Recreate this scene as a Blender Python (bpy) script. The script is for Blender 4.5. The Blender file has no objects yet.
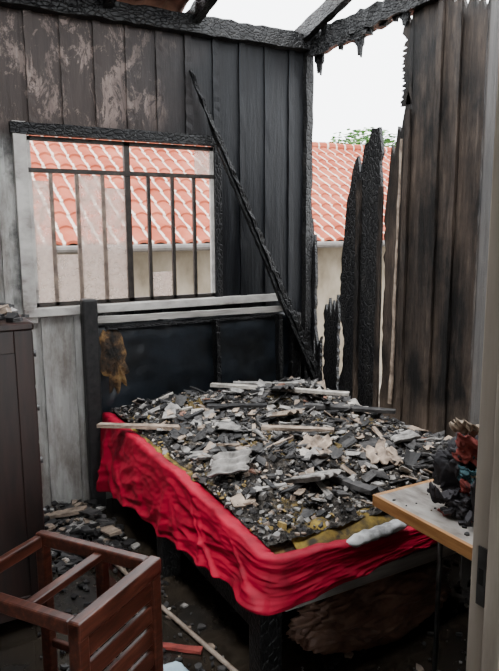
import bpy, bmesh, math, random
from mathutils import Vector, Matrix, noise
random.seed(7)
RD=random.Random(11)
COL=bpy.context.scene.collection

# ---------------------------------------------------------------- materials
def newmat(name):
    m=bpy.data.materials.new(name); m.use_nodes=True
    nt=m.node_tree; nt.nodes.clear()
    out=nt.nodes.new('ShaderNodeOutputMaterial'); b=nt.nodes.new('ShaderNodeBsdfPrincipled')
    nt.links.new(b.outputs[0],out.inputs[0])
    return m,nt,b,out
def node(nt,t,**k):
    n=nt.nodes.new(t)
    for a,v in k.items(): setattr(n,a,v)
    return n
def coords(nt,scale=(1,1,1),rot=(0,0,0)):
    tc=node(nt,'ShaderNodeTexCoord'); mp=node(nt,'ShaderNodeMapping')
    mp.inputs['Scale'].default_value=scale; mp.inputs['Rotation'].default_value=rot
    nt.links.new(tc.outputs['Object'],mp.inputs['Vector']); return mp.outputs[0]
def ntex(nt,vec,scale=5,detail=6,rough=.6,dist=0):
    n=node(nt,'ShaderNodeTexNoise'); n.inputs['Scale'].default_value=scale
    n.inputs['Detail'].default_value=detail; n.inputs['Roughness'].default_value=rough
    n.inputs['Distortion'].default_value=dist
    nt.links.new(vec,n.inputs['Vector']); return n.outputs['Fac']
def ramp(nt,fac,stops):
    r=node(nt,'ShaderNodeValToRGB'); cr=r.color_ramp
    while len(cr.elements)<len(stops): cr.elements.new(.5)
    for e,(p,c) in zip(cr.elements,stops):
        e.position=p; e.color=(c[0],c[1],c[2],1) if not isinstance(c,(int,float)) else (c,c,c,1)
    nt.links.new(fac,r.inputs[0]); return r.outputs[0]
def mix(nt,f,a,b):
    n=node(nt,'ShaderNodeMix',data_type='RGBA')
    def put(sock,v):
        if isinstance(v,bpy.types.NodeSocket): nt.links.new(v,sock)
        elif isinstance(v,(int,float)): sock.default_value=v
        else: sock.default_value=(v[0],v[1],v[2],1)
    put(n.inputs[0],f); put(n.inputs[6],a); put(n.inputs[7],b); return n.outputs[2]
def mth(nt,op,a,b=None,clamp=False):
    n=node(nt,'ShaderNodeMath',operation=op,use_clamp=clamp)
    for i,v in enumerate((a,b)):
        if v is None: continue
        if isinstance(v,bpy.types.NodeSocket): nt.links.new(v,n.inputs[i])
        else: n.inputs[i].default_value=v
    return n.outputs[0]
def bump(nt,b,h,strength=.5,dist=.01):
    n=node(nt,'ShaderNodeBump'); n.inputs['Strength'].default_value=strength; n.inputs['Distance'].default_value=dist
    nt.links.new(h,n.inputs['Height']); nt.links.new(n.outputs[0],b.inputs['Normal'])

def simple(name,stops,scale=8,stretch=(1,1,1),rough=.7,bstr=.4,bdist=.004,metal=0,spec=.4,detail=6):
    m,nt,b,o=newmat(name); v=coords(nt,stretch); f=ntex(nt,v,scale,detail)
    c=ramp(nt,f,stops); nt.links.new(c,b.inputs['Base Color'])
    b.inputs['Roughness'].default_value=rough; b.inputs['Metallic'].default_value=metal
    b.inputs['Specular IOR Level'].default_value=spec
    bump(nt,b,f,bstr,bdist); return m

def charred(name,dark=(.003,.003,.004),mid=(.010,.010,.010),hi=(.055,.05,.047),axis=2,blk=55,rough=.45):
    m,nt,b,o=newmat(name)
    st=[1,1,1]; st[axis]=.2
    v=coords(nt,tuple(st)); f=ntex(nt,v,14,8,.7,.4)
    c=ramp(nt,f,[(.38,dark),(.6,mid),(.8,hi)])
    v2=coords(nt,tuple(.5 if i==axis else 1 for i in range(3)))
    vo=node(nt,'ShaderNodeTexVoronoi',feature='DISTANCE_TO_EDGE'); vo.inputs['Scale'].default_value=blk
    nt.links.new(v2,vo.inputs['Vector'])
    cr=ramp(nt,vo.outputs['Distance'],[(0,0.),(.16,1.)])
    nt.links.new(c,b.inputs['Base Color']); b.inputs['Roughness'].default_value=rough; b.inputs['Specular IOR Level'].default_value=.3
    h=mth(nt,'ADD',mth(nt,'MULTIPLY',cr,.6),f); bump(nt,b,h,.8,.008)
    return m

M={}
M['char']=charred('charred_wood')
M['charx']=charred('charred_wood_x',axis=0)
M['chary']=charred('charred_wood_y',axis=1)
M['black']=simple('charcoal',[(.3,(.003,.003,.004)),(.7,(.022,.021,.021))],30,rough=.55)
M['frame_dark']=simple('sooty_steel',[(.3,(.012,.011,.010)),(.7,(.05,.04,.034))],20,rough=.5,metal=.3)
M['frame_beige']=simple('beige_steel',[(.35,(.07,.05,.042)),(.7,(.26,.20,.155))],15,rough=.5)
M['sillwood']=simple('white_painted_sill',[(.3,(.09,.07,.06)),(.44,(.33,.31,.29)),(.6,(.48,.46,.43))],10,(.5,1,.8),rough=.5)
M['cream']=simple('dirty_cream_paint',[(.25,(.15,.12,.10)),(.5,(.36,.315,.265)),(.7,(.45,.40,.34))],6,(2,2,.3),rough=.5,bstr=.2)
M['mahog']=simple('mahogany_varnish',[(.3,(.018,.006,.004)),(.55,(.062,.017,.010)),(.75,(.14,.045,.026))],9,(1,6,6),rough=.3,bstr=.1)
M['darkcab']=simple('dark_cabinet_varnish',[(.3,(.008,.004,.003)),(.7,(.030,.012,.009))],8,(4,4,.5),rough=.4,bstr=.15)
M['grayrail']=simple('worn_grey_rail',[(.3,(.16,.15,.14)),(.7,(.42,.40,.37))],12,(.3,3,3),rough=.6)
M['deskedge']=simple('orange_pine_edge',[(.3,(.30,.13,.04)),(.7,(.55,.29,.11))],10,(5,.5,5),rough=.5)
M['desktop']=simple('whitish_board_soot',[(.33,(.12,.10,.085)),(.45,(.34,.31,.28)),(.65,(.52,.49,.46))],3,(2.5,1,1),rough=.5,bstr=.1,detail=7)
M['metal']=simple('dull_metal',[(.3,(.06,.06,.06)),(.7,(.16,.16,.16))],20,rough=.4,metal=.8)
M['stick']=simple('pale_stick',[(.3,(.12,.09,.07)),(.7,(.33,.27,.22))],12,rough=.6)
M['brownbag']=simple('brown_sack_cloth',[(.3,(.09,.05,.035)),(.7,(.32,.19,.14))],6,rough=.4,bstr=.6,bdist=.02)
M['white']=simple('sooty_white_fabric',[(.35,(.14,.14,.14)),(.5,(.36,.36,.36)),(.7,(.52,.52,.53))],12,rough=.7)
M['blue']=simple('pale_blue_plastic',[(.3,(.3,.45,.55)),(.7,(.5,.65,.75))],8,rough=.4)
M['yellow']=simple('scorched_yellow_cloth',[(.42,(.02,.015,.008)),(.54,(.15,.10,.018)),(.74,(.40,.30,.05))],9,rough=.9,detail=9)
M['foam']=simple('burnt_foam',[(.34,(.01,.009,.008)),(.46,(.05,.03,.016)),(.56,(.16,.09,.035)),(.72,(.28,.19,.08))],11,rough=.95,bstr=.9,bdist=.02)
m,nt,b,o=newmat('ash_layer'); f=ntex(nt,coords(nt),30,12,.75); f2=ntex(nt,coords(nt),4,5)
c=ramp(nt,f,[(.36,(.006,.006,.006)),(.5,(.03,.027,.024)),(.6,(.11,.10,.09)),(.75,(.28,.26,.235))])
och=mth(nt,'MULTIPLY',mth(nt,'DIVIDE',mth(nt,'SUBTRACT',f2,.54),.06,True),.55)
nt.links.new(mix(nt,och,c,(.24,.17,.06)),b.inputs['Base Color']); b.inputs['Roughness'].default_value=.95; b.inputs['Specular IOR Level'].default_value=.1; bump(nt,b,f,1,.03); M['ash']=m
def shardmat(n,a,c): return simple(n,[(.35,a),(.68,c)],18,rough=.75)
M['s_grey']=shardmat('shard_grey_cement',(.08,.077,.073),(.35,.335,.32))
M['s_tan']=shardmat('shard_tan_tile',(.11,.082,.063),(.38,.30,.235))
M['s_dark']=shardmat('shard_sooty',(.011,.011,.012),(.07,.067,.066))
M['s_terra']=shardmat('shard_terracotta',(.10,.05,.035),(.27,.14,.10))
M['s_pale']=shardmat('shard_pale_board',(.2,.185,.165),(.55,.51,.46))
M['ochre']=shardmat('shard_ochre_foam',(.10,.065,.022),(.34,.24,.08))
M['leaf']=simple('leaf_green',[(.3,(.03,.09,.02)),(.7,(.12,.24,.06))],5,rough=.6)
M['ground']=simple('dirt_ground',[(.3,(.12,.1,.08)),(.7,(.25,.22,.18))],3,rough=.95)
M['packdark']=simple('pack_dark_cloth',[(.3,(.006,.006,.008)),(.7,(.05,.045,.05))],15,rough=.8)
M['packred']=simple('pack_red_cloth',[(.3,(.07,.012,.012)),(.7,(.36,.07,.055))],15,rough=.8)
M['packteal']=simple('pack_teal_cloth',[(.3,(.02,.06,.07)),(.7,(.06,.14,.16))],15,rough=.8)
M['packtan']=simple('pack_tan_cloth',[(.3,(.18,.13,.09)),(.7,(.5,.4,.3))],15,rough=.8)

m,nt,b,o=newmat('crimson_sheet'); v=coords(nt); f=ntex(nt,v,5,8,.65); f2=ntex(nt,v,300,2)
nt.links.new(ramp(nt,f,[(.3,(.12,.0015,.010)),(.5,(.29,.002,.022)),(.7,(.38,.004,.032))]),b.inputs['Base Color'])
b.inputs['Roughness'].default_value=.6; b.inputs['Specular IOR Level'].default_value=.2
bump(nt,b,f2,.1,.001); M['red']=m

m=bpy.data.materials.new('frosted_dirty_glass'); m.use_nodes=True; nt=m.node_tree; nt.nodes.clear()
o=node(nt,'ShaderNodeOutputMaterial'); tr=node(nt,'ShaderNodeBsdfTransparent'); tl=node(nt,'ShaderNodeBsdfTranslucent'); df=node(nt,'ShaderNodeBsdfGlossy')
tl.inputs[0].default_value=(.5,.41,.36,1); df.inputs[0].default_value=(.6,.6,.6,1); df.inputs['Roughness'].default_value=.35
m1=node(nt,'ShaderNodeMixShader'); m1.inputs[0].default_value=.25; nt.links.new(tl.outputs[0],m1.inputs[1]); nt.links.new(df.outputs[0],m1.inputs[2])
m2=node(nt,'ShaderNodeMixShader'); v=coords(nt); f=ntex(nt,v,22,8,.7); nt.links.new(ramp(nt,f,[(.35,.25),(.65,.8)]),m2.inputs[0])
nt.links.new(tr.outputs[0],m2.inputs[1]); nt.links.new(m1.outputs[0],m2.inputs[2]); nt.links.new(m2.outputs[0],o.inputs[0]); M['frost']=m

# back wall boards
m,nt,b,o=newmat('burnt_wall_boards')
v=coords(nt,(1,1,.1)); g=ntex(nt,v,20,8,.7)
vn=coords(nt); n1=ntex(nt,vn,3,7,.65); n2=ntex(nt,coords(nt,(1.6,1,.8)),5,10,.8,.6)
sx=node(nt,'ShaderNodeSeparateXYZ'); tc=node(nt,'ShaderNodeTexCoord'); nt.links.new(tc.outputs['Object'],sx.inputs[0])
X,Z=sx.outputs[0],sx.outputs[2]
nn=mth(nt,'MULTIPLY',mth(nt,'SUBTRACT',n1,.5),.7)
def sm(expr,width): return mth(nt,'DIVIDE',expr,width,True)
left=sm(mth(nt,'ADD',mth(nt,'SUBTRACT',-1.86,X),nn),.12)
lowz=sm(mth(nt,'ADD',mth(nt,'SUBTRACT',2.25,Z),nn),.3)
m1_=mth(nt,'MULTIPLY',left,lowz)
lx=sm(mth(nt,'ADD',mth(nt,'SUBTRACT',-1.35,X),nn),.2); lz=sm(mth(nt,'SUBTRACT',1.3,Z),.1)
m2_=mth(nt,'MULTIPLY',lx,lz)
pale=mth(nt,'MAXIMUM',m1_,m2_)
base=ramp(nt,g,[(.3,(.002,.002,.003)),(.6,(.008,.009,.011)),(.82,(.03,.032,.038))])
patch=mth(nt,'MULTIPLY',sm(mth(nt,'SUBTRACT',n2,.51),.05),mth(nt,'MULTIPLY',sm(mth(nt,'SUBTRACT',Z,2.2),.1),sm(mth(nt,'ADD',mth(nt,'SUBTRACT',-1.0,X),nn),.35)))
brown=ramp(nt,g,[(.3,(.07,.048,.042)),(.55,(.20,.15,.13)),(.8,(.34,.275,.245))])
painted_haze=mth(nt,'MULTIPLY',sm(mth(nt,'SUBTRACT',Z,2.1),.1),sm(mth(nt,'ADD',mth(nt,'SUBTRACT',-.75,X),nn),.7))  # smoky haze at upper left, painted into the board colour
c0=mix(nt,mth(nt,'MULTIPLY',painted_haze,.85),base,mix(nt,g,(.012,.008,.007),(.085,.062,.053)))
c1=mix(nt,patch,c0,brown)
stain=ntex(nt,coords(nt,(1,1,.35)),6,8,.7)
palec=mix(nt,ramp(nt,stain,[(.44,0.),(.62,.75)]),ramp(nt,g,[(.25,(.14,.135,.13)),(.4,(.31,.305,.29)),(.7,(.46,.455,.43))]),(.12,.095,.08))
c2=mix(nt,mth(nt,'MULTIPLY',pale,.96),c1,palec)
nt.links.new(c2,b.inputs['Base Color']); b.inputs['Roughness'].default_value=.45; b.inputs['Specular IOR Level'].default_value=.22; bump(nt,b,mth(nt,'ADD',g,mth(nt,'MULTIPLY',n2,.5)),.8,.008); M['wallback']=m

# right wall boards: weathered brown wood with patchy char
m,nt,b,o=newmat('burnt_side_boards')
g=ntex(nt,coords(nt,(1,1,.07)),26,9,.72,.3); sx=node(nt,'ShaderNodeSeparateXYZ'); tc=node(nt,'ShaderNodeTexCoord'); nt.links.new(tc.outputs['Object'],sx.inputs[0])
Y,Z=sx.outputs[1],sx.outputs[2]
n1=ntex(nt,coords(nt,(1,1,.45)),4,8,.7)
cell=mth(nt,'FLOOR',mth(nt,'MULTIPLY',Y,5.0)); wn=node(nt,'ShaderNodeTexWhiteNoise',noise_dimensions='1D'); nt.links.new(cell,wn.inputs['W'])
f=mth(nt,'ADD',mth(nt,'MULTIPLY',wn.outputs[0],.25),mth(nt,'MULTIPLY',mth(nt,'SUBTRACT',n1,.45),4.0),True)
darkc=ramp(nt,g,[(.3,(.003,.0028,.0028)),(.6,(.010,.009,.0085)),(.8,(.038,.032,.029))])
brownc=ramp(nt,g,[(.3,(.014,.010,.008)),(.55,(.068,.050,.039)),(.8,(.17,.13,.105))])
c=mix(nt,f,darkc,brownc)
lowt=mth(nt,'MULTIPLY',mth(nt,'DIVIDE',mth(nt,'SUBTRACT',mth(nt,'ADD',.9,mth(nt,'MULTIPLY',mth(nt,'SUBTRACT',n1,.5),1.2)),Z),.5,True),.45)
c=mix(nt,lowt,c,(.16,.12,.092))
near=mth(nt,'MULTIPLY',mth(nt,'DIVIDE',mth(nt,'SUBTRACT',-1.486,Y),.01,True),.6)
c=mix(nt,near,c,mix(nt,g,(.05,.05,.052),(.24,.235,.23)))
nt.links.new(c,b.inputs['Base Color']); b.inputs['Roughness'].default_value=.55; b.inputs['Specular IOR Level'].default_value=.2; bump(nt,b,g,1,.012); M['wallright']=m

m,nt,b,o=newmat('wet_sooty_floor'); n1=ntex(nt,coords(nt),2.5,6); n2=ntex(nt,coords(nt),25,6)
nt.links.new(mix(nt,.4,ramp(nt,n1,[(.35,(.004,.004,.004)),(.65,(.035,.026,.017))]),ramp(nt,n2,[(.3,(.004,.004,.004)),(.7,(.04,.034,.028))])),b.inputs['Base Color'])
nt.links.new(ramp(nt,n1,[(.38,.4),(.5,.06)]),b.inputs['Roughness']); bump(nt,b,n2,.15,.003); M['floor']=m

TP=.18
m,nt,b,o=newmat('terracotta_roman_tiles'); sx=node(nt,'ShaderNodeSeparateXYZ'); tc=node(nt,'ShaderNodeTexCoord'); nt.links.new(tc.outputs['Object'],sx.inputs[0])
n1=ntex(nt,coords(nt),14,5); n0=ntex(nt,coords(nt),2,4)
X=mth(nt,'FRACT',mth(nt,'DIVIDE',sx.outputs[0],TP))
v_=mth(nt,'ABSOLUTE',mth(nt,'SUBTRACT',X,.5))
mort=mth(nt,'DIVIDE',mth(nt,'SUBTRACT',mth(nt,'ADD',v_,mth(nt,'MULTIPLY',mth(nt,'SUBTRACT',n1,.5),.25)),.39),.05,True)
terr=ramp(nt,n0,[(.3,(.19,.036,.017)),(.5,(.25,.058,.03)),(.7,(.30,.09,.052))])
nt.links.new(mix(nt,mort,terr,(.50,.42,.36)),b.inputs['Base Color']); b.inputs['Roughness'].default_value=.9; b.inputs['Specular IOR Level'].default_value=.15; M['tiles']=m
M['stucco']=simple('beige_stucco',[(.3,(.11,.085,.055)),(.5,(.20,.165,.12)),(.7,(.27,.23,.175))],3,(1,1,.6),rough=.9)
M['gutter']=simple('gutter_grey',[(.3,(.05,.045,.04)),(.7,(.13,.115,.105))],6,rough=.6)
M['sheetroof']=simple('rusty_roof_sheet',[(.3,(.05,.025,.018)),(.7,(.17,.085,.06))],8,rough=.8)
M['plaster']=simple('sooty_plaster',[(.3,(.06,.055,.05)),(.7,(.18,.165,.15))],4,rough=.9)
M['headboard']=simple('burnt_headboard_black',[(.35,(.003,.004,.005)),(.65,(.012,.016,.022))],6,rough=.36,bstr=.7,bdist=.012,spec=.4)

# ---------------------------------------------------------------- mesh helpers
class MB:
    def __init__(s): s.v=[];s.f=[];s.m=[];s.mats=[]
    def mi(s,k):
        if k not in s.mats: s.mats.append(k)
        return s.mats.index(k)
    def add(s,vs,fs,k):
        o=len(s.v); s.v+= [tuple(v) for v in vs]; i=s.mi(k)
        for f in fs: s.f.append(tuple(o+j for j in f)); s.m.append(i)
    def box(s,a,b,k,rot=None,jit=0):
        vs=[]
        for z in (a[2],b[2]):
            for x,y in ((a[0],a[1]),(b[0],a[1]),(b[0],b[1]),(a[0],b[1])):
                vs.append(Vector((x+RD.uniform(-jit,jit),y+RD.uniform(-jit,jit),z+RD.uniform(-jit,jit))))
        s.add(vs,[(3,2,1,0),(4,5,6,7),(0,1,5,4),(1,2,6,5),(2,3,7,6),(3,0,4,7)],k)
    def beam(s,p,q,w,h,k,w2=None,h2=None,segs=1,jit=0,up=Vector((0,0,1))):
        p,q=Vector(p),Vector(q); d=(q-p).normalized()
        if abs(d.dot(up))>.98: up=Vector((0,1,0))
        r=d.cross(up).normalized(); u=r.cross(d)
        w2=w if w2 is None else w2; h2=h if h2 is None else h2
        vs=[];fs=[]
        for i in range(segs+1):
            t=i/segs; c=p.lerp(q,t); ww=w+(w2-w)*t; hh=h+(h2-h)*t
            for a,b in ((-1,-1),(1,-1),(1,1),(-1,1)):
                vs.append(c+r*(a*ww/2+RD.uniform(-jit,jit))+u*(b*hh/2+RD.uniform(-jit,jit)))
        for i in range(segs):
            for j in range(4):
                fs.append((i*4+j,i*4+(j+1)%4,(i+1)*4+(j+1)%4,(i+1)*4+j))
        fs.append((3,2,1,0)); n=segs*4; fs.append((n,n+1,n+2,n+3))
        s.add(vs,fs,k)
    def tube(s,pts,rad,k,n=8):
        pts=[Vector(p) for p in pts]; vs=[];fs=[]
        for i,p in enumerate(pts):
            d=(pts[min(i+1,len(pts)-1)]-pts[max(i-1,0)]).normalized()
            up=Vector((0,0,1)) if abs(d.z)<.9 else Vector((1,0,0))
            r=d.cross(up).normalized(); u=r.cross(d); R=rad[i] if isinstance(rad,(list,tuple)) else rad
            for j in range(n):
                a=2*math.pi*j/n; vs.append(p+r*math.cos(a)*R+u*math.sin(a)*R)
        for i in range(len(pts)-1):
            for j in range(n): fs.append((i*n+j,i*n+(j+1)%n,(i+1)*n+(j+1)%n,(i+1)*n+j))
        fs.append(tuple(range(n-1,-1,-1))); o=(len(pts)-1)*n; fs.append(tuple(range(o,o+n)))
        s.add(vs,fs,k)
    def prism(s,poly,off,k):
        n=len(poly); off=Vector(off)
        vs=[Vector(p) for p in poly]+[Vector(p)+off for p in poly]
        fs=[tuple(range(n-1,-1,-1)),tuple(range(n,2*n))]+[(i,(i+1)%n,n+(i+1)%n,n+i) for i in range(n)]
        s.add(vs,fs,k)
    def obj(s,name,parent=None,smooth=False,bevel=0,loc=None,rotz=0):
        me=bpy.data.meshes.new(name); me.from_pydata(s.v,[],s.f)
        for k in s.mats: me.materials.append(M[k])
        me.polygons.foreach_set('material_index',s.m)
        me.update()
        bm=bmesh.new(); bm.from_mesh(me); bmesh.ops.recalc_face_normals(bm,faces=bm.faces); bm.to_mesh(me); bm.free()
        if smooth: me.polygons.foreach_set('use_smooth',[True]*len(me.polygons))
        ob=bpy.data.objects.new(name,me); COL.objects.link(ob)
        if parent: ob.parent=parent
        if loc: ob.location=loc
        ob.rotation_euler[2]=rotz
        if bevel:
            md=ob.modifiers.new('bevel','BEVEL'); md.width=bevel; md.segments=2; md.limit_method='ANGLE'
        return ob
def empty(name,loc=(0,0,0)):
    e=bpy.data.objects.new(name,None); COL.objects.link(e); e.location=loc; e.empty_display_size=.1; return e
def nz(x,y,z=0,s=1): return noise.noise(Vector((x*s,y*s,z*s)))
def grid(name,fn,nu,nv,mat,parent=None,smooth=True,solid=0,loc=None):
    b=MB(); vs=[fn(i/nu,j/nv) for j in range(nv+1) for i in range(nu+1)]
    fs=[(j*(nu+1)+i,j*(nu+1)+i+1,(j+1)*(nu+1)+i+1,(j+1)*(nu+1)+i) for j in range(nv) for i in range(nu)]
    b.add(vs,fs,mat); ob=b.obj(name,parent,smooth)
    if solid:
        md=ob.modifiers.new('solid','SOLIDIFY'); md.thickness=solid
    return ob

XL=-2.75; YF=-3.0; HT=2.84
# ---------------------------------------------------------------- floor
b=MB(); b.box((XL-.05,-5.2,-.1),(.05,.05,0),'floor'); b.obj('floor')
b=MB(); b.box((-14,-14,-.6),(22,26,-.35),'ground'); b.obj('ground')

# ---------------------------------------------------------------- back wall
WX0,WX1,WZ0,WZ1=-1.87,-.73,1.23,2.165
b=MB()
edges=[XL]
while edges[-1]<-.06: edges.append(min(edges[-1]+.185,0))
def wallseg(x0,x1,z0,z1,dy):
    b.box((x0+.001,.0+dy,z0),(x1-.001,.022+dy,z1),'wallback')
for x0,x1 in zip(edges[:-1],edges[1:]):
    cuts=[c for c in (WX0,WX1) if x0<c<x1]
    xs=[x0]+cuts+[x1]; dy=RD.uniform(-.004,.004)
    for a,c in zip(xs[:-1],xs[1:]):
        mid=(a+c)/2
        a2=a-.002 if a in cuts else a; c2=c+.002 if c in cuts else c
        if WX0<mid<WX1: wallseg(a2,c2,0,WZ0-.01,dy); wallseg(a2,c2,WZ1+.01,HT,dy)
        else: wallseg(a2,c2,0,HT,dy)
for x1 in edges[1:-1]:
    rng=[(0,WZ0-.06),(WZ1+.06,HT)] if WX0-.06<x1<WX1+.05 else [(0,HT)]
    for z0,z1 in rng: b.beam((x1,-.008,z0),(x1,-.008,z1),.014,.042,'wallback',segs=20,jit=.002,up=Vector((1,0,0)))
b.obj('wall_back')

b=MB(); b.beam((-.035,-.02,0),(-.035,-.015,2.84),.05,.06,'char',segs=30,jit=.005); b.obj('trim_corner_post')

# wall plates / rafters / roof remains
b=MB()
b.beam((XL,-.03,2.86),(.03,-.03,2.86),.09,.1,'charx',segs=50,jit=.006); b.obj('trim_top_plate_back')
b=MB()
b.beam((.0,.04,2.87),(.0,-1.18,2.86),.09,.11,'chary',segs=26,jit=.01)
b.beam((-.03,-.0,2.80),(-.01,-.62,2.80),.05,.05,'chary',segs=20,jit=.012)
yy=-.06
while yy>-.95:
    w=RD.uniform(.05,.17); l=RD.choice([.05,.09,.13,.18])*RD.uniform(.7,1.2)
    b.prism([(-.02,yy,2.84),(-.02,yy-w,2.84),(-.02,yy-w*.95,2.84-l*.6),(-.02,yy-w*.8,2.84-l*.65),(-.02,yy-w*.7,2.84-l),(-.02,yy-w*.55,2.84-l*.8),(-.02,yy-w*.4,2.84-l*.9),(-.02,yy-w*.3,2.84-l*.6),(-.02,yy-w*.1,2.84-l*.5)],(.015,0,0),'char')
    yy-=w+RD.uniform(-.03,.01)
b.obj('trim_top_plate_right')
raf=empty('roof_structure')
b=MB()
for (x,L) in ((-2.5,1.4),(-1.95,1.3),(-1.4,1.0),(-.86,.72),(-.09,.9)):
    b.beam((x,.12,2.87),(x-.02,-L,2.90+.24*L),.055,.10,'chary',segs=16,jit=.005)
b.beam((-2.75,-.5,3.06),(-.8,-.48,3.06),.05,.05,'charx',segs=20,jit=.004)
b.obj('rafters',raf)
def fsheet(u,v):
    x=-2.75+u*1.85; y=.25-v*(1.05+.25*nz(x*3,1)); z=2.98+.24*(-y)+.022*math.sin(x*2*math.pi/.13)
    if u>.9: z-=.05*(u-.9)*10*v
    return (x+.05*nz(v*5,3)*(u>.95),y,z)
grid('roof_sheet_remains',fsheet,150,8,'sheetroof',raf,solid=.008)
def fsheet3(u,v):
    x=XL-.1+u*2.95; y=-2.35+.1*nz(x*3,7)*(1-v)*3-v*2.9; z=3.05+.03*math.sin(x*2*math.pi/.13)
    return (x,y,z)
grid('ceiling_light_block',fsheet3,240,6,'sheetroof',None,solid=.01)  # unseen cover over the near part, added to darken the interior

# ---------------------------------------------------------------- right wall (jagged burnt boards)
def jplank(b,y0,y1,tops,z0=0,mat='wallright',jl=.006,jr=.004,x=None,th=.022,left=None):
    x=RD.uniform(-.010,.010) if x is None else x
    n=40; zt0=tops[0]; zt1=tops[-1]; P=[]
    P.append((x,y0,z0)); P.append((x,y1,z0))
    for i in range(1,n):
        z=z0+(zt1-z0)*i/n; P.append((x,y1+RD.uniform(0,jr),z))
    k=len(tops)
    for i in range(k-1,-1,-1):
        t=i/(k-1); P.append((x,y0+(y1-y0)*t,tops[i]+RD.uniform(-.015,.015)))
    for i in range(n-1,0,-1):
        z=z0+(zt0-z0)*i/n; off=left(z) if left else 0
        P.append((x,y0+off-RD.uniform(0,jl),z))
    b.prism(P,(th,0,0),mat)
b=MB()
jplank(b,-.02,-.085,[1.72,1.5,1.62,1.3],mat='char',jl=.01,jr=.025)
jplank(b,-.085,-.16,[.98,.86,.92],mat='char',jl=.01,jr=.01)
jplank(b,-.165,-.34,[1.08,1.16,1.10,1.20,1.06,1.18,1.10,1.23,1.05],mat='char',jl=.02,jr=.02)
jplank(b,-.36,-.56,[1.45,1.60,1.84,1.88,2.00,2.06,2.10,2.00,2.03],jl=.025,jr=.008,mat='char',left=lambda z:-.025*math.sin(z*9))
jplank(b,-.56,-.75,[2.03,2.16,2.18,2.26,2.24,2.25,2.10],jl=.008,jr=.02,mat='char')
jplank(b,-.775,-.97,[1.7,1.9,2.12,2.06,2.22,2.19,2.30,2.40,2.34],jl=.025,x=.0)
jplank(b,-.885,-.98,[2.70,2.80,2.76,2.84],z0=2.33,jl=.045,jr=.0,x=.0)
jplank(b,-.972,-1.192,[2.86,2.87,2.86],x=.0)
jplank(b,-1.192,-1.314,[2.84,2.80,2.82,2.76,2.80,2.77],x=-.004)
jplank(b,-1.314,-1.478,[2.78,2.70,2.76,2.80,2.72,2.76,2.68,2.74],jr=.008,x=.0)
y=-1.484
while y>-3.0:
    jplank(b,y,max(y-.2,-3.0),[2.84,2.84],jl=.002,jr=.002,x=RD.uniform(-.004,.004)); y-=.202
for (yy,z0,z1) in ((-1.19,.0,2.8),(-1.315,.0,2.7),(-1.69,0,2.84),(-2.1,0,2.84),(-2.5,0,2.84),(-.765,.0,1.9),(-.56,0,1.95),(-.972,0,2.3)):
    b.beam((-.018,yy,z0),(-.018,yy,z1),.016,.035,'wallright',segs=24,jit=.003)
b.obj('wall_right')
b=MB(); b.beam((-.02,-.90,.62),(-.02,-.925,2.15),.010,.024,'s_tan',w2=.006,h2=.012,segs=24,jit=.003); b.obj('trim_batten_right')

# ---------------------------------------------------------------- left & front walls
b=MB(); b.box((XL-.04,-5.2,0),(XL,.02,HT+.2),'plaster'); b.obj('wall_left')  # room's left wall; its hall stretch is added to cut fill light
b=MB(); b.box((.0,-5.2,0),(.05,YF-.1,HT+.2),'plaster'); b.obj('wall_hall_light_block')  # unseen hall side, added to hold back flat fill light
b=MB(); b.box((-1.58,YF-.1,0),(.02,YF,HT),'plaster'); b.box((XL,YF-.1,0),(-2.64,YF,HT),'plaster'); b.box((-2.64,YF-.1,2.42),(-1.58,YF,HT),'plaster'); b.obj('wall_front')
d=empty('door_1')
b=MB()
b.box((-1.70,YF-.13,0),(-1.575,YF-.0,2.38),'cream'); b.box((-1.715,YF-.085,0),(-1.70,YF-.045,2.36),'cream')
b.obj('jamb_right',d,bevel=.003)
b=MB(); b.box((-2.645,YF-.13,0),(-2.56,YF,2.38),'cream'); b.obj('jamb_left',d,bevel=.003)
b=MB(); b.box((-2.56,YF-.13,2.34),(-1.70,YF,2.42),'cream'); b.obj('head_jamb',d,bevel=.003)
b=MB(); b.box((-1.703,YF-.035,.99),(-1.70,YF-.017,1.10),'metal'); b.box((-1.704,YF-.031,1.03),(-1.703,YF-.021,1.06),'black'); b.obj('strike_plate',d)

# ---------------------------------------------------------------- window
w=empty('window_1')
b=MB()
b.box((-1.94,-.03,1.14),(-1.868,.04,2.24),'sillwood',jit=.002)
b.obj('frame_left',w,bevel=.003)
b=MB(); b.beam((-1.95,-.01,2.205),(-.70,-.01,2.205),.05,.06,'charx',segs=24,jit=.002); b.obj('frame_top',w)
b=MB(); b.box((-.735,-.02,1.2),(-.69,.04,2.18),'char',jit=.002); b.obj('frame_right',w)
b=MB(); b.box((-1.94,-.05,1.175),(-.25,.04,1.225),'sillwood',jit=.002); b.obj('sill',w,bevel=.004)
b=MB()
def bar(x,z0,z1,wd,k,dp=.02): b.box((x-wd/2,.0,z0),(x+wd/2,dp,z1),k)
bar(-1.86,1.23,2.165,.025,'sillwood'); bar(-.745,1.23,2.165,.025,'sillwood')
b.box((-1.87,0,1.228),(-.735,.02,1.252),'frame_dark'); b.box((-1.87,0,2.145),(-.735,.02,2.17),'frame_dark')
b.box((-1.87,-.004,1.975),(-.735,.024,2.0),'frame_dark')
bar(-1.30,1.23,2.165,.034,'frame_dark',.03)
for x,k in ((-1.745,'frame_beige'),(-1.60,'frame_beige'),(-1.45,'frame_beige'),(-1.17,'frame_dark'),(-1.015,'frame_dark'),(-.87,'frame_dark')): bar(x,1.23,1.98,.02,k)
b.obj('steel_frame',w)
b=MB()
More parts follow.
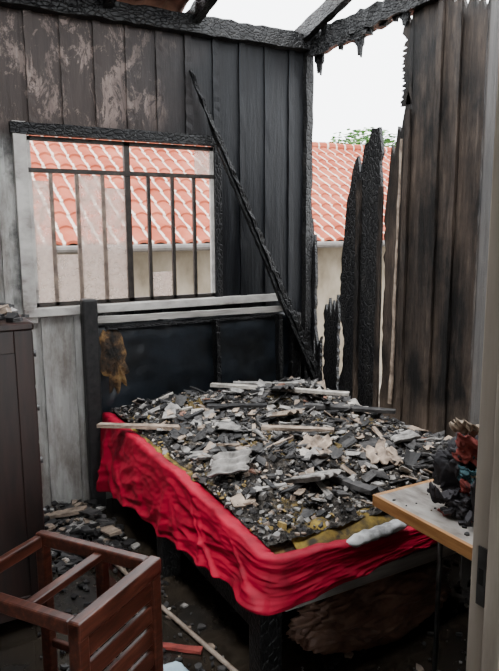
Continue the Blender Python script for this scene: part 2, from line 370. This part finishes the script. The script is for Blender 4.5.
for x0,x1,z0,z1 in ((-1.845,-1.755,1.25,1.93),(-1.59,-1.46,1.25,1.97),(-1.44,-1.32,1.25,1.9),(-1.735,-1.61,1.25,1.52),(-.86,-.757,2.0,2.145),(-1.16,-1.03,1.25,1.4)):
    b.box((x0,.008,z0),(x1,.012,z1),'frost',jit=.003)
b.obj('frosted_panes',w)

# ---------------------------------------------------------------- bed
bed=empty('burned_bed',(0,0,0))
BX0,BX1,BY0,BY1=-1.54,-.14,-.09,-1.97
b=MB()
b.box((-1.635,-.12,0),(-1.545,-.05,1.27),'black',jit=.002); b.box((-.22,-.12,0),(-.14,-.05,1.1),'char',jit=.003)
b.obj('headboard_posts',bed,bevel=.012)
def fhb(u,v):
    x=-1.545+u*1.33; z=.36+v*.74
    e=min(u,1-u)*1.33; puff=.03*min(1,e/.08)*min(1,(1-v)*.74/.08)**.5
    rag=.02*nz(x*9,5) if v>.98 else 0
    return (x,-.055-puff-.010*nz(x*6,z*6)-.006*nz(x*17,z*17),z+rag)
grid('headboard_panel',fhb,90,46,'headboard',bed,solid=-.02)
def ffoam(u,v):
    a=2*math.pi*u; r=v*(1+.55*nz(math.cos(a)*2.5,math.sin(a)*2.5,4))
    return (-1.455+.075*r*math.cos(a)-.02*r*math.sin(a),-.128+.024*v*v-.006*nz(a*3,v*4),.90+.19*r*math.sin(a))
grid('exposed_foam',ffoam,48,10,'foam',bed)
b=MB(); b.beam((-1.55,-.10,1.145),(-.28,-.10,1.13),.035,.036,'grayrail',segs=20,jit=.002)
b.beam((-1.5,-.10,1.095),(-.3,-.10,1.09),.03,.02,'charx',segs=20,jit=.002)
b.beam((-.79,-.12,.5),(-.80,-.12,1.1),.03,.09,'char',segs=8,jit=.003)
b.beam((-.32,-.12,.5),(-.33,-.12,1.1),.03,.07,'char',segs=8,jit=.003)
b.obj('headboard_rails',bed)
b=MB()
for x,y in ((-1.5,-1.93),(-.2,-1.93),(-1.5,-1.0)): b.box((x-.045,y-.045,0),(x+.045,y+.045,.33),'char',jit=.002)
b.box((-1.53,-.12,.22),(-1.49,-1.9,.33),'char'); b.box((-.2,-.12,.22),(-.16,-1.9,.33),'char')
for k in range(7): b.box((-1.5,-.3-k*.25,.31),(-.18,-.38-k*.25,.335),'chary')
b.obj('bed_legs_and_side_rails',bed,bevel=.004)
b=MB(); b.box((-1.45,-1.985,.315),(-.16,-1.955,.375),'grayrail',jit=.002); b.obj('foot_rail',bed,bevel=.004)
def sag(x,y):
    k=max(0,min(1,(-y-.9)/1.05))
    return -.045*k*k*(.5+.5*max(0,min(1,(-.4-x)/1.0)))
def mtop(x,y): return .565+.02*nz(x*3,y*3)+sag(x,y)
b=MB(); NX,NY=30,40; vs=[];fs=[]
for j in range(NY+1):
    for i in range(NX+1):
        x=BX0+(BX1-BX0)*i/NX; y=BY0+(BY1-BY0)*j/NY; vs.append((x,y,mtop(x,y)-(.03 if i in(0,NX) or j in (0,NY) else 0)))
o=len(vs)
for j in range(NY+1):
    for i in range(NX+1):
        x=BX0+(BX1-BX0)*i/NX; y=BY0+(BY1-BY0)*j/NY; vs.append((x,y,.375))
w_=NX+1
for j in range(NY):
    for i in range(NX):
        a=j*w_+i; fs.append((a,a+1,a+w_+1,a+w_)); fs.append((o+a+w_,o+a+w_+1,o+a+1,o+a))
for i in range(NX): fs.append((i,o+i,o+i+1,i+1)); a=NY*w_+i; fs.append((a,a+1,o+a+1,o+a))
for j in range(NY): a=j*w_; fs.append((a,a+w_,o+a+w_,o+a)); a+=NX; fs.append((a,o+a,o+a+w_,a+w_))
b.add(vs,fs,'foam'); b.obj('mattress',bed,smooth=True)
# red sheet
R=.07
def path(s):
    L1=1.80; L2=math.pi/2*R
    if s<L1: return Vector((BX0,BY0-.05-s,0)),Vector((-1,0,0))
    if s<L1+L2:
        a=(s-L1)/R; c=Vector((BX0+R,BY0-.05-L1,0)); n=Vector((-math.cos(a),-math.sin(a),0)); return c+n*R,n
    t=s-L1-L2; return Vector((BX0+R+t,BY0-.05-L1-R,0)),Vector((0,-1,0))
LT=1.80+math.pi/2*R+1.22
FR=random.Random(23)
FOLDS=[]
s_=.10
while s_<3.1:
    FOLDS.append((s_,FR.uniform(-.9,.15),FR.uniform(.015,.055),FR.uniform(.028,.09),FR.uniform(-.1,.45),FR.uniform(-.5,.5))); s_+=FR.uniform(.10,.32)
def fsheet2(u,v):
    s=u*LT; p,n=path(s); foot=max(0,(s-1.86)/1.25)
    zt=.582+sag(p.x,p.y)-(.07*min(1,foot*1.5)**.8 if foot>0 else 0)+.008*nz(s*5,9)
    if v<.12:
        k=v/.12
        q=p-n*(.07*(1-k)-.012); return (q.x,q.y,zt+.018*math.sin(k*2.0)+.006*nz(s*20,v*4))
    k=(v-.12)/.88
    zh=.16+.22*min(1,s/1.7)**1.1+.03*nz(s*2.5,2)+.008*nz(s*13,3)
    if foot>0: zh=.38+.065*min(1,foot*1.4)+.012*nz(s*6,1)
    z=zt+.012+(zh-zt-.012)*k
    d=.012+.025*k**.8*(1-.7*min(1,foot*1.5))
    amp=(1 if foot<=0 else max(.3,.8-foot))
    for (c0,sl,a,wd,k0,cv) in FOLDS:
        if abs(c0-s)>.9: continue
        cc=c0+(sl+cv*k)*(1-k)*.5+.02*nz(k*4,c0*3); ww=wd*(.4+.7*k); t=(s-cc)/ww
        if t>0: t*=2.1
        if abs(t)<3: d+=a*max(0,(k-k0))*math.exp(-t*t)*amp
    d+=.030*nz(s*2.2+k*1.4,k*1.6-s*.8,3)*k*amp
    d+=.011*(1-2*abs(nz(s*4.5+k*4,k*4-s*2.5,9)))*amp*(.4+k)+.003*nz(s*22+k*14,k*12-s*6,9)
    cb=math.exp(-((s-1.86)/.13)**2); d+=.015*cb*k
    return (p.x+n.x*d,p.y+n.y*d,z)
grid('red_sheet',fsheet2,620,70,'red',bed,solid=.003)
def fyel(u,v):
    x=-1.38+u*.85; y=-1.86-v*.13; return (x,y,.597+sag(x,y)-.055*v**2+.016*nz(x*14,v*3)+.007*math.sin(x*30+v*3))
grid('yellow_blanket_edge',fyel,50,10,'yellow',bed,solid=.006)
def fyel2(u,v):
    s=.25+u*.9; y=BY0-.1-s; x=BX0+.03+.045*v+.012*nz(s*12,2); return (x,y,.588+sag(x,y)+.010*math.sin(v*3)+.012*nz(s*16,v*4))
grid('yellow_side_piping',fyel2,90,6,'yellow',bed,solid=.005)
def froll(u,v):
    a=v*6.283; x=-1.21+u*.30; r=.022*(math.sin(min(u,1-u)*8) if min(u,1-u)<.19 else 1)*(1+.25*nz(u*6,math.cos(a)*1.2,math.sin(a)*1.2))+.002
    return (x,-2.012+r*1.2*math.cos(a)+.006*nz(u*4,2),.522+.02*u+r*.8*math.sin(a)+.002*math.sin(u*40))
grid('rolled_white_fabric',froll,60,20,'white',bed)

# ---------------------------------------------------------------- debris
def dh(x,y):
    ex=min(x-BX0,BX1-x)/.22; ey=min(BY0-y,y-BY1)/.25; e=max(0,min(1,ex,ey))
    return .588+sag(x,y)+e*(.022+.055*(nz(x*2.6,y*2.6,3)+.35)+.040*nz(x*6,y*6,1)+.014*nz(x*22,y*22,2))+.05*e*math.exp(-((y+.45)/.35)**2)
deb=empty('fire_debris_pile')
def fd(u,v):
    x=BX0+.05+(BX1-BX0-.09)*u; y=BY0-.02+(BY1-BY0+.06)*v
    return (x,y,dh(x,y)+.008*nz(x*60,y*60)+.006*nz(x*35,y*35,5))
grid('ash_bed',fd,220,280,'ash',deb,smooth=False)
def shard(b,c,size,k,flat=.12,tilt=.5):
    n=RD.randint(4,6); a0=RD.random()*6.28; asp=RD.uniform(.35,1)
    R_=Matrix.Rotation(RD.random()*6.28,3,'Z')@Matrix.Rotation(RD.uniform(-tilt,tilt),3,'X')@Matrix.Rotation(RD.uniform(-tilt,tilt),3,'Y')
    h=size*flat*.5+.0012; P=[]
    for i in range(n):
        a=a0+6.28*i/n+RD.uniform(-.3,.3); r=size*.5*RD.uniform(.6,1.2); P.append(Vector((r*math.cos(a),r*math.sin(a)*asp,0)))
    vs=[Vector(c)+R_@(p+Vector((0,0,-h))) for p in P]+[Vector(c)+R_@(p*RD.uniform(.88,1)+Vector((0,0,h))) for p in P]
    fs=[tuple(range(n-1,-1,-1)),tuple(range(n,2*n))]+[(i,(i+1)%n,n+(i+1)%n,n+i) for i in range(n)]
    b.add(vs,fs,k)
def pick(w): 
    r=RD.random()*sum(w.values())
    for k,v in w.items():
        r-=v
        if r<=0: return k
    return k
def dens(x,y): return nz(x*2.2+9,y*2.2,6)
b=MB()
for i in range(7500):
    x=RD.uniform(BX0+.05,BX1-.03); y=RD.uniform(BY1+.05,BY0-.04)
    s=RD.choice([.010,.014,.018,.025,.035])*RD.uniform(.7,1.3); lt=1.6 if dens(x,y)>0 else .7
    shard(b,(x,y,dh(x,y)+RD.uniform(0,.008)),s,pick({'black':4,'s_dark':4,'s_grey':1.9*lt,'s_tan':1.4*lt,'s_pale':.35*lt,'ochre':.6 if x<-1.1 else .12}),RD.choice([.1,.2,.5]),.6)
for i in range(440):
    x=RD.uniform(BX0+.09,BX1-.06); y=RD.uniform(BY1+.10,BY0-.08)
    if y<-1.6 and x<-.9 and RD.random()<.55: continue
    s=RD.uniform(.035,.10); lt=1.5 if dens(x,y)>0 else .6
    shard(b,(x,y,dh(x,y)+RD.uniform(.004,.02)),s,pick({'black':3,'s_dark':4.5,'s_grey':2.2*lt,'s_tan':1.7*lt,'s_pale':.45*lt,'s_terra':.5}),RD.choice([.05,.07,.1]),.45)
b.obj('shards',deb)
b=MB()
for i in range(240):
    x=RD.uniform(BX0+.12,BX1-.08); y=RD.uniform(BY1+.14,BY0-.1)
    if y<-1.55 and x<-1.0 and RD.random()<.5: continue
    sx_,sy_=RD.uniform(.035,.115),RD.uniform(.025,.065); cur=RD.uniform(.3,1.5)*RD.choice([1,1,-1]); th=RD.uniform(.003,.006)
    R_=Matrix.Rotation(RD.random()*6.28,3,'Z')@Matrix.Rotation(RD.uniform(-.6,.6),3,'X')@Matrix.Rotation(RD.uniform(-.6,.6),3,'Y')
    c=Vector((x,y,dh(x,y)+.022)); nu_,nv_=7,3; vs=[]
    j1,j2=RD.uniform(-.3,.3),RD.uniform(-.3,.3)
    for lay in (0,-th):
        for j in range(nv_+1):
            for ii in range(nu_+1):
                px=(ii/nu_-.5)*sx_*(1+(j/nv_-.5)*j1); py=(j/nv_-.5)*sy_*(1+(ii/nu_-.5)*j2*2); rr=RD.uniform(-.003,.003) if lay==0 else 0
                vs.append(c+R_@Vector((px+rr,py+rr,cur*(py/sy_)**2*sy_*.6+lay)))
    W2=nu_+1; o=W2*(nv_+1); fs=[]
    for j in range(nv_):
        for ii in range(nu_):
            a=j*W2+ii; fs+=[(a,a+1,a+W2+1,a+W2),(o+a,o+a+W2,o+a+W2+1,o+a+1)]
    for ii in range(nu_): fs.append((ii,o+ii,o+ii+1,ii+1)); a=nv_*W2+ii; fs.append((a,a+1,o+a+1,o+a))
    for j in range(nv_): a=j*W2; fs.append((a,a+W2,o+a+W2,o+a)); a+=nu_; fs.append((a,o+a,o+a+W2,a+W2))
    lt=1.5 if dens(x,y)>0 else .6
    b.add(vs,fs,pick({'s_dark':4.5,'s_grey':2.8*lt,'s_tan':2.0*lt,'black':2,'s_pale':.4*lt}))
b.obj('curled_tile_flakes',deb)
b=MB()
for i in range(90):
    x=RD.uniform(BX0+.15,BX1-.15); y=RD.uniform(BY1+.2,BY0-.12); a=RD.uniform(0,3.14); l=RD.uniform(.06,.16)
    z=dh(x,y)+.022; t=RD.uniform(-.2,.2)
    dx,dy=math.cos(a)*l/2,math.sin(a)*l/2
    b.beam((x-dx,y-dy,z-t*l),(x+dx,y+dy,z+t*l),RD.uniform(.012,.03),RD.uniform(.006,.014),pick({'black':3.5,'s_dark':3,'s_tan':1.2,'s_grey':1.2,'s_pale':.4}),segs=4,jit=.003)
b.beam((-1.66,-.44,.622),(-1.24,-.88,.655),.045,.018,'s_tan',segs=6,jit=.002)
b.beam((-.92,-.30,.725),(-.30,-.86,.71),.04,.018,'s_pale',segs=6,jit=.003)
b.beam((-.80,-.36,.73),(-.45,-.55,.725),.03,.015,'s_grey',segs=5,jit=.003)
b.beam((-1.10,-.62,.69),(-.82,-.80,.70),.04,.015,'black',segs=5,jit=.003)
b.beam((-1.0,-1.05,.67),(-.72,-1.28,.675),.04,.014,'s_tan',segs=4,jit=.003)
b.beam((-1.02,-1.62,.62),(-.95,-1.86,.615),.05,.02,'s_dark',segs=4,jit=.003)
b.beam((-.6,-.85,.68),(-.25,-1.2,.68),.05,.02,'s_dark',segs=5,jit=.003)
b.beam((-1.35,-.55,.66),(-1.12,-.62,.67),.05,.012,'s_pale',segs=4,jit=.002)
b.obj('boards',deb)
def wavepiece(b,c,sx,sy,rz,tx,ty,k,per=.05,amp=.010):
    R_=Matrix.Rotation(rz,3,'Z')@Matrix.Rotation(tx,3,'X')@Matrix.Rotation(ty,3,'Y'); n=24;m_=5; vs=[]
    for lay in (0,-.007):
        for j in range(m_+1):
            for i in range(n+1):
                x=(i/n-.5)*sx; y=(j/m_-.5)*sy*(1+.12*math.sin(i*1.7)*(1 if j in(0,m_) else 0))
                vs.append(Vector(c)+R_@Vector((x+.008*math.sin(j*2.1),y,amp*math.sin(x*6.283/per)+lay)))
    W_=n+1; o=W_*(m_+1); fs=[]
    for j in range(m_):
        for i in range(n):
            a=j*W_+i; fs+= [(a,a+1,a+W_+1,a+W_),(o+a,o+a+W_,o+a+W_+1,o+a+1)]
    for i in range(n):
        fs.append((i,o+i,o+i+1,i+1)); a=m_*W_+i; fs.append((a,a+1,o+a+1,o+a))
    for j in range(m_):
        a=j*W_; fs.append((a,a+W_,o+a+W_,o+a)); a+=n; fs.append((a,o+a,o+a+W_,a+W_))
    b.add(vs,fs,k)
b=MB()
def wp(x,y,*a): wavepiece(b,(x,y,dh(x,y)+.045),*a)
wp(-1.10,-1.66,.17,.18,.3,-.35,.1,'s_grey')
wp(-1.38,-1.44,.18,.16,.9,-.2,-.25,'s_grey')
wp(-.70,-1.62,.15,.13,-.4,.2,.1,'s_tan')
wp(-1.15,-.95,.14,.12,1.4,.2,.1,'s_grey')
wp(-.62,-.62,.15,.12,.2,-.2,.1,'s_dark')
wp(-.42,-1.45,.16,.12,1.1,-.2,.15,'s_grey')
wp(-.9,-1.38,.14,.12,2.2,-.2,.1,'s_tan')
wp(-.8,-.98,.14,.12,.2,-.3,.1,'s_tan')
b.obj('corrugated_tile_pieces',deb,smooth=True)
# floor debris
b=MB()
for i in range(1500):
    r=RD.random()
    if r<.4: x=RD.uniform(-2.1,-1.62); y=RD.uniform(-.75,-.03)
    elif r<.85: x=RD.uniform(-2.2,-1.55); y=RD.uniform(-2.4,-.3)
    else: x=RD.uniform(-1.4,-.2); y=RD.uniform(-2.3,-1.2)
    s=RD.uniform(.02,.08) if y>-.8 else RD.choice([.008,.015,.025,.045])
    shard(b,(x,y,s*.12+.004+(RD.uniform(0,.06) if y>-.5 and x<-1.6 else 0)),s,pick({'black':4,'s_dark':4,'s_grey':1.0,'s_tan':1.2,'s_pale':.3}),.15,.25)
for (p,q,k) in (((-2.02,-.12,.03),(-1.72,-.3,.10),'s_tan'),((-1.95,-.45,.02),(-1.68,-.32,.07),'s_grey'),((-1.78,-.08,.04),(-1.70,-.42,.12),'s_dark'),((-1.72,-.25,.02),(-1.64,-.6,.06),'s_tan'),((-2.1,-.3,.02),(-1.85,-.62,.02),'s_dark')):
    b.beam(p,q,.07,.015,k,segs=4,jit=.004)
b.obj('floor_rubble')

# ---------------------------------------------------------------- fallen diagonal beam
b=MB()
b.beam((-.905,-.045,2.60),(-.045,-.17,.64),.014,.028,'char',w2=.045,h2=.10,segs=46,jit=.006,up=Vector((0,1,0)))
b.beam((-.74,-.075,2.16),(-.085,-.195,.64),.012,.025,'char',w2=.022,h2=.04,segs=36,jit=.004,up=Vector((0,1,0)))
b.obj('fallen_charred_rafter')

# ---------------------------------------------------------------- cabinet
cab=empty('chest_of_drawers')
CX0,CX1,CY0,CY1,CH=-2.72,-2.10,-1.13,-.62,1.30
b=MB()
b.box((CX0,CY0,.06),(CX1,CY0+.02,CH-.03),'darkcab'); b.box((CX0,CY1-.02,.06),(CX1,CY1,CH-.03),'darkcab')
b.box((CX0,CY0+.02,.06),(CX0+.02,CY1-.02,CH-.03),'darkcab'); b.box((CX0,CY0+.02,.06),(CX1-.01,CY1-.02,.08),'darkcab')
b.box((CX0+.02,CY0+.02,.1),(CX1-.02,CY1-.02,CH-.05),'darkcab')
b.box((CX0,CY0-.008,.06),(CX0+.07,CY0,CH-.03),'darkcab'); b.box((CX1-.07,CY0-.008,.06),(CX1,CY0,CH-.03),'darkcab')
b.box((CX0+.07,CY0-.008,CH-.12),(CX1-.07,CY0,CH-.03),'darkcab'); b.box((CX0+.07,CY0-.008,.06),(CX1-.07,CY0,.15),'darkcab')
for x in (CX0+.03,CX1-.03):
    for y in (CY0+.03,CY1-.03): b.box((x-.025,y-.025,0),(x+.025,y+.025,.07),'darkcab')
b.obj('carcass',cab,bevel=.003)
b=MB(); b.box((CX0-.01,CY0-.02,CH-.03),(CX1+.005,CY1+.01,CH),'darkcab'); b.obj('top',cab,bevel=.006)
b=MB()
for k in range(5):
    z=.10+k*.234; b.box((CX1-.01,CY0+.025,z),(CX1+.008,CY1-.025,z+.222),'darkcab')
b.obj('drawers',cab,bevel=.003)
b=MB()
for k in range(5):
    z=.10+k*.234+.11
    for y in (CY0+.14,CY1-.14): b.tube([(CX1+.008,y,z),(CX1+.02,y,z),(CX1+.035,y,z)],[.008,.008,.016],'metal',10)
b.obj('knobs',cab,smooth=True)
b=MB()
for i in range(110): 
    x=RD.uniform(CX0+.05,CX1-.01); y=RD.uniform(CY0,CY1); s=RD.uniform(.02,.09); shard(b,(x,y,CH+s*.1+RD.uniform(0,.02)),s,pick({'black':3,'s_dark':3,'s_tan':1,'s_grey':.6}),.2,.4)
b.obj('rubble_on_top',cab)

# ---------------------------------------------------------------- broken chair
ch=empty('broken_wooden_chair'); ch.location=(-2.195,-2.085,0); ch.rotation_euler=(0,0,math.radians(35.5))
W_,T,D_=.365,.575,.47
b=MB()
for u in (0,W_): b.box((u-.022,-.02,0),(u+.022,.022,T+.012),'mahog')
for u in (0,W_): b.box((u-.02,D_-.02,0),(u+.02,D_+.02,T-.01),'mahog')
b.box((W_-.018,.19,.36),(W_+.018,.225,T-.02),'mahog')
b.obj('legs',ch,bevel=.006)
b=MB()
for z in (.455,.375,.295,.215,.135): b.box((.02,-.010,z),(W_-.02,.008,z+.062),'mahog')
b.obj('slats',ch,bevel=.005)
b=MB()
b.box((-.022,-.024,T-.045),(W_+.022,.02,T+.014),'mahog')
b.box((-.02,.02,T-.035),(.018,D_+.02,T+.01),'mahog'); b.box((W_-.018,.02,T-.035),(W_+.02,D_+.02,T+.01),'mahog')
b.box((.018,D_-.015,T-.04),(W_-.018,D_+.015,T+.005),'mahog')
b.obj('top_rails',ch,bevel=.007)
b=MB(); b.box((.0,.19,T-.03),(W_-.0,.225,T-.004),'mahog'); b.box((.02,-.012,.05),(W_-.02,.012,.09),'mahog'); b.box((-.01,.02,.14),(.01,D_-.02,.17),'mahog'); b.box((W_-.01,.02,.14),(W_+.01,D_-.02,.17),'mahog'); b.obj('stretchers',ch,bevel=.005)

b=MB(); b.tube([(-1.76,-.62,.05),(-1.68,-1.15,.025),(-1.55,-1.9,.014)],.010,'stick',8); b.obj('wooden_pole',smooth=True)
def fpl(u,v):
    x=-1.86+u*.13; y=-1.68-v*.1; return (x+.02*v,y,.02+.02*abs(nz(u*4,v*4))+.02*math.sin(u*3))
grid('torn_plastic_bag',fpl,14,12,'blue',None,solid=.002)
b=MB(); b.beam((-1.76,-1.52,.012),(-1.62,-1.64,.012),.03,.012,'packred',segs=3,jit=.002); b.obj('red_plastic_strip')

# sack under bed
b=MB(); bm=bmesh.new(); bmesh.ops.create_icosphere(bm,subdivisions=6,radius=1)
vs=[]
for v in bm.verts:
    p=v.co; r=1+.22*nz(p.x*2,p.y*2,p.z*2)+.20*(.5-2*abs(nz(p.x*3.5,p.y*5,p.z*5)))*.6+.10*(.5-2*abs(nz(p.x*9,p.y*9,p.z*9)))*.6
    vs.append((-.92+p.x*r*.38,-1.86+p.y*r*.14,max(.004,.125+p.z*r*.14)))
fs=[tuple(v.index for v in f.verts) for f in bm.faces]; b.add(vs,fs,'brownbag'); bm.free(); b.obj('crumpled_sack',smooth=True)

# ---------------------------------------------------------------- desk board
dk=empty('desk')
b=MB(); b.box((-1.17,-2.97,.722),(-.04,-2.13,.750),'desktop'); b.obj('desk_top',dk,bevel=.002)
b=MB(); b.box((-1.185,-2.97,.712),(-1.17,-2.125,.752),'deskedge'); b.box((-1.17,-2.14,.712),(-.04,-2.122,.7505),'deskedge'); b.obj('edge_trim',dk,bevel=.002)
b=MB()
for x,y in ((-.93,-2.2),(-.12,-2.2),(-.93,-2.9),(-.12,-2.9)): b.tube([(x,y,0),(x,y,.72)],.009,'metal',10)
b.tube([(-.93,-2.2,.6),(-.93,-2.9,.6)],.009,'metal'); b.tube([(-.12,-2.2,.6),(-.12,-2.9,.6)],.009,'metal')
b.obj('legs',dk,smooth=True)
b=MB()
for i in range(150):
    x=RD.uniform(-1.16,-.1); y=RD.uniform(-2.9,-2.15); s=RD.choice([.005,.008,.012,.02]); shard(b,(x,y,.751+s*.08),s,pick({'black':3,'s_dark':3,'s_tan':1.5}),.15,.15)
b.obj('soot_crumbs',dk)

# backpack
bp=empty('scorched_backpack')
def blob(name,c,r,k,seed,am=.15,par=bp,flat=None):
    bm=bmesh.new(); bmesh.ops.create_icosphere(bm,subdivisions=5,radius=1); b=MB(); vs=[]
    for v in bm.verts:
        p=v.co.copy(); q=Vector([math.copysign(abs(t)**.75,t) for t in p])
        s=1+am*nz(p.x*2+seed,p.y*2,p.z*2)+am*.9*abs(nz(p.x*5+seed,p.y*5,p.z*5))+am*.4*nz(p.x*14+seed,p.y*14,p.z*14)
        z=c[2]+q.z*s*r[2]
        if flat is not None: z=max(z,flat)
        vs.append((c[0]+q.x*s*r[0],c[1]+q.y*s*r[1],z))
    b.add(vs,[tuple(v.index for v in f.verts) for f in bm.faces],k); bm.free(); return b.obj(name,par,smooth=True)
blob('main_body',(-.95,-2.33,.855),(.085,.07,.10),'packdark',1,.45,flat=.754)
blob('front_pocket',(-1.03,-2.40,.79),(.05,.05,.035),'packdark',4,.45,flat=.754)
def crump(name,c,sx,sz,k,seed,yaw=0,tilt=0):
    Rm=Matrix.Rotation(yaw,3,'Z')@Matrix.Rotation(tilt,3,'X')
    def fn(u,v):
        x=(u-.5)*sx*(1+.25*nz(v*4,seed)); z=(v-.5)*sz*(1+.3*nz(u*4,seed+3))
        y=.030*nz(u*3,v*3,seed)+.020*(1-2*abs(nz(u*6,v*6,seed+5)))+.03*((u-.5)**2)*4
        p=Vector(c)+Rm@Vector((x,y,z)); p.z=max(p.z,.756); return p
    grid(name,fn,36,30,k,bp,solid=.002)
crump('red_panel',(-1.0,-2.42,.955),.13,.10,'packred',1,-.4,.4)
crump('teal_panel',(-1.045,-2.43,.885),.07,.05,'packteal',4,-.6,.1)
crump('dark_flap',(-.96,-2.45,.90),.12,.13,'packdark',8,-.3,.2)
crump('red_flap',(-1.04,-2.45,.825),.09,.08,'packred',13,-.5,.3)
crump('tan_lining',(-1.0,-2.455,.86),.10,.05,'packtan',17,-.3,.5)
crump('tan_rim',(-.98,-2.39,1.01),.16,.05,'packtan',21,-.3,.9)
crump('dark_rag',(-1.08,-2.36,.79),.11,.08,'packdark',26,-.8,1.0)
b=MB()
for (cx,cz,r,k) in ((-.99,.98,.055,'packtan'),(-.95,.98,.075,'packdark'),(-1.03,.85,.045,'packdark')):
    b.tube([(cx+math.cos(a)*r,-2.45+.02*math.sin(2*a),cz+math.sin(a)*r*.8) for a in [i*math.pi/10 for i in range(11)]],.006,k,8)
b.tube([(-1.04,-2.46,.93),(-1.08,-2.46,.88),(-1.07,-2.46,.82),(-1.05,-2.46,.765)],.007,'packdark',8)
for i in range(110):
    a=RD.uniform(-1.10,-.9); shard(b,(a,-2.40+RD.uniform(-.09,.07),.757+RD.uniform(0,.03)),RD.uniform(.02,.05),pick({'packdark':5,'packred':2,'packtan':1,'s_grey':.5}),.2,.6)
b.obj('straps_and_scraps',bp,smooth=False)

# ---------------------------------------------------------------- neighbour house
nb=empty('neighbor_house')
EY,EZ=2.6,1.50
b=MB(); RL=.31; rows=10; ncol=80; X0=-28*TP; nx=ncol*8+1
for r in range(rows):
    vs=[]
    for e,(s,h) in enumerate(((r*RL,.0),(r*RL,.030),((r+1)*RL+.02,.005))):
        for i in range(nx):
            x=X0+i*TP/8; wv=abs(math.sin(math.pi*x/TP)); jitter=.006*nz(math.floor(x/TP)*3.1,r*2.7)
            vs.append((x,EY+s*.876,EZ+s*.482+h+.035*wv+jitter))
    fs=[(e*nx+i,e*nx+i+1,(e+1)*nx+i+1,(e+1)*nx+i) for e in range(2) for i in range(nx-1)]
    b.add(vs,fs,'tiles')
b.obj('tile_roof',nb)
b=MB(); ry=EY+rows*RL*.876; rz=EZ+rows*RL*.482+.03; XE=X0+ncol*TP
b.tube([(X0+i*.36,ry,rz) for i in range(41)],[.08 if i%2 else .07 for i in range(41)],'tiles',10)
b.prism([(X0,ry,rz-.06),(X0,ry+3,EZ),(X0,EY+.1,EZ)],(XE-X0,0,0),'stucco')
b.obj('roof_ridge',nb)
b=MB(); b.box((X0,EY+.35,-.4),(XE,EY+.5,EZ+.15),'stucco'); b.obj('house_wall',nb)
b=MB(); b.tube([(X0,EY-.03,EZ-.02),(XE,EY-.03,EZ-.02)],.04,'gutter',10); b.box((X0,EY,EZ-.05),(XE,EY+.4,EZ-.02),'gutter'); b.obj('gutter',nb)

# tree
tr=empty('leafy_tree')
b=MB(); b.tube([(7.0,8,-.4),(6.95,8,1.2),(7.0,8.1,2.8)],[.12,.1,.05],'s_dark',8); b.obj('trunk',tr)
b=MB()
for i in range(7000):
    a=RD.random()*6.28; e=RD.uniform(-1,1); r=RD.uniform(.5,1.1); c=Vector((7.0+r*1.3*math.cos(a)*math.sqrt(1-e*e),8+r*math.sin(a)*math.sqrt(1-e*e),2.85+r*.95*e))
    c+=Vector((.15*nz(c.x*3,c.y*3),0,.15*nz(c.z*3,c.x*3)))
    R_=Matrix.Rotation(RD.random()*6.28,3,'Z')@Matrix.Rotation(RD.uniform(-1,1),3,'X'); s=RD.uniform(.05,.09)
    b.add([c+R_@Vector(p)*s for p in ((-1,0,0),(0,-.45,0),(1,0,.1),(0,.45,0))],[(0,1,2,3)],'leaf')
b.obj('foliage',tr)

# ---------------------------------------------------------------- light
wd=bpy.data.worlds.new('overcast'); bpy.context.scene.world=wd; wd.use_nodes=True
bg=wd.node_tree.nodes['Background']; bg.inputs[0].default_value=(.94,.97,1,1); bg.inputs[1].default_value=7.5
s=bpy.data.lights.new('sun','SUN'); s.energy=4.0; s.angle=math.radians(10); s.color=(1,.97,.93)
so=bpy.data.objects.new('sun',s); COL.objects.link(so); so.rotation_euler=Vector((.35,.16,-1)).to_track_quat('-Z','Y').to_euler()

# ---------------------------------------------------------------- camera
f,pi,ya,ro=639.67,math.radians(9.306),math.radians(29.103),math.radians(.377)
F=Vector((math.sin(ya)*math.cos(pi),math.cos(ya)*math.cos(pi),-math.sin(pi)))
Rr=Vector((math.cos(ya),-math.sin(ya),0)); U=Rr.cross(F)
Rr,U=Rr*math.cos(ro)-U*math.sin(ro),U*math.cos(ro)+Rr*math.sin(ro)
cd=bpy.data.cameras.new('camera'); co=bpy.data.objects.new('camera',cd); COL.objects.link(co)
mt=Matrix((( Rr.x,U.x,-F.x,-2.565),(Rr.y,U.y,-F.y,-3.741),(Rr.z,U.z,-F.z,1.65),(0,0,0,1)))
co.matrix_world=mt
cd.sensor_fit='VERTICAL'; cd.sensor_height=24; cd.lens=24*f/671; cd.clip_start=.05
bpy.context.scene.camera=co
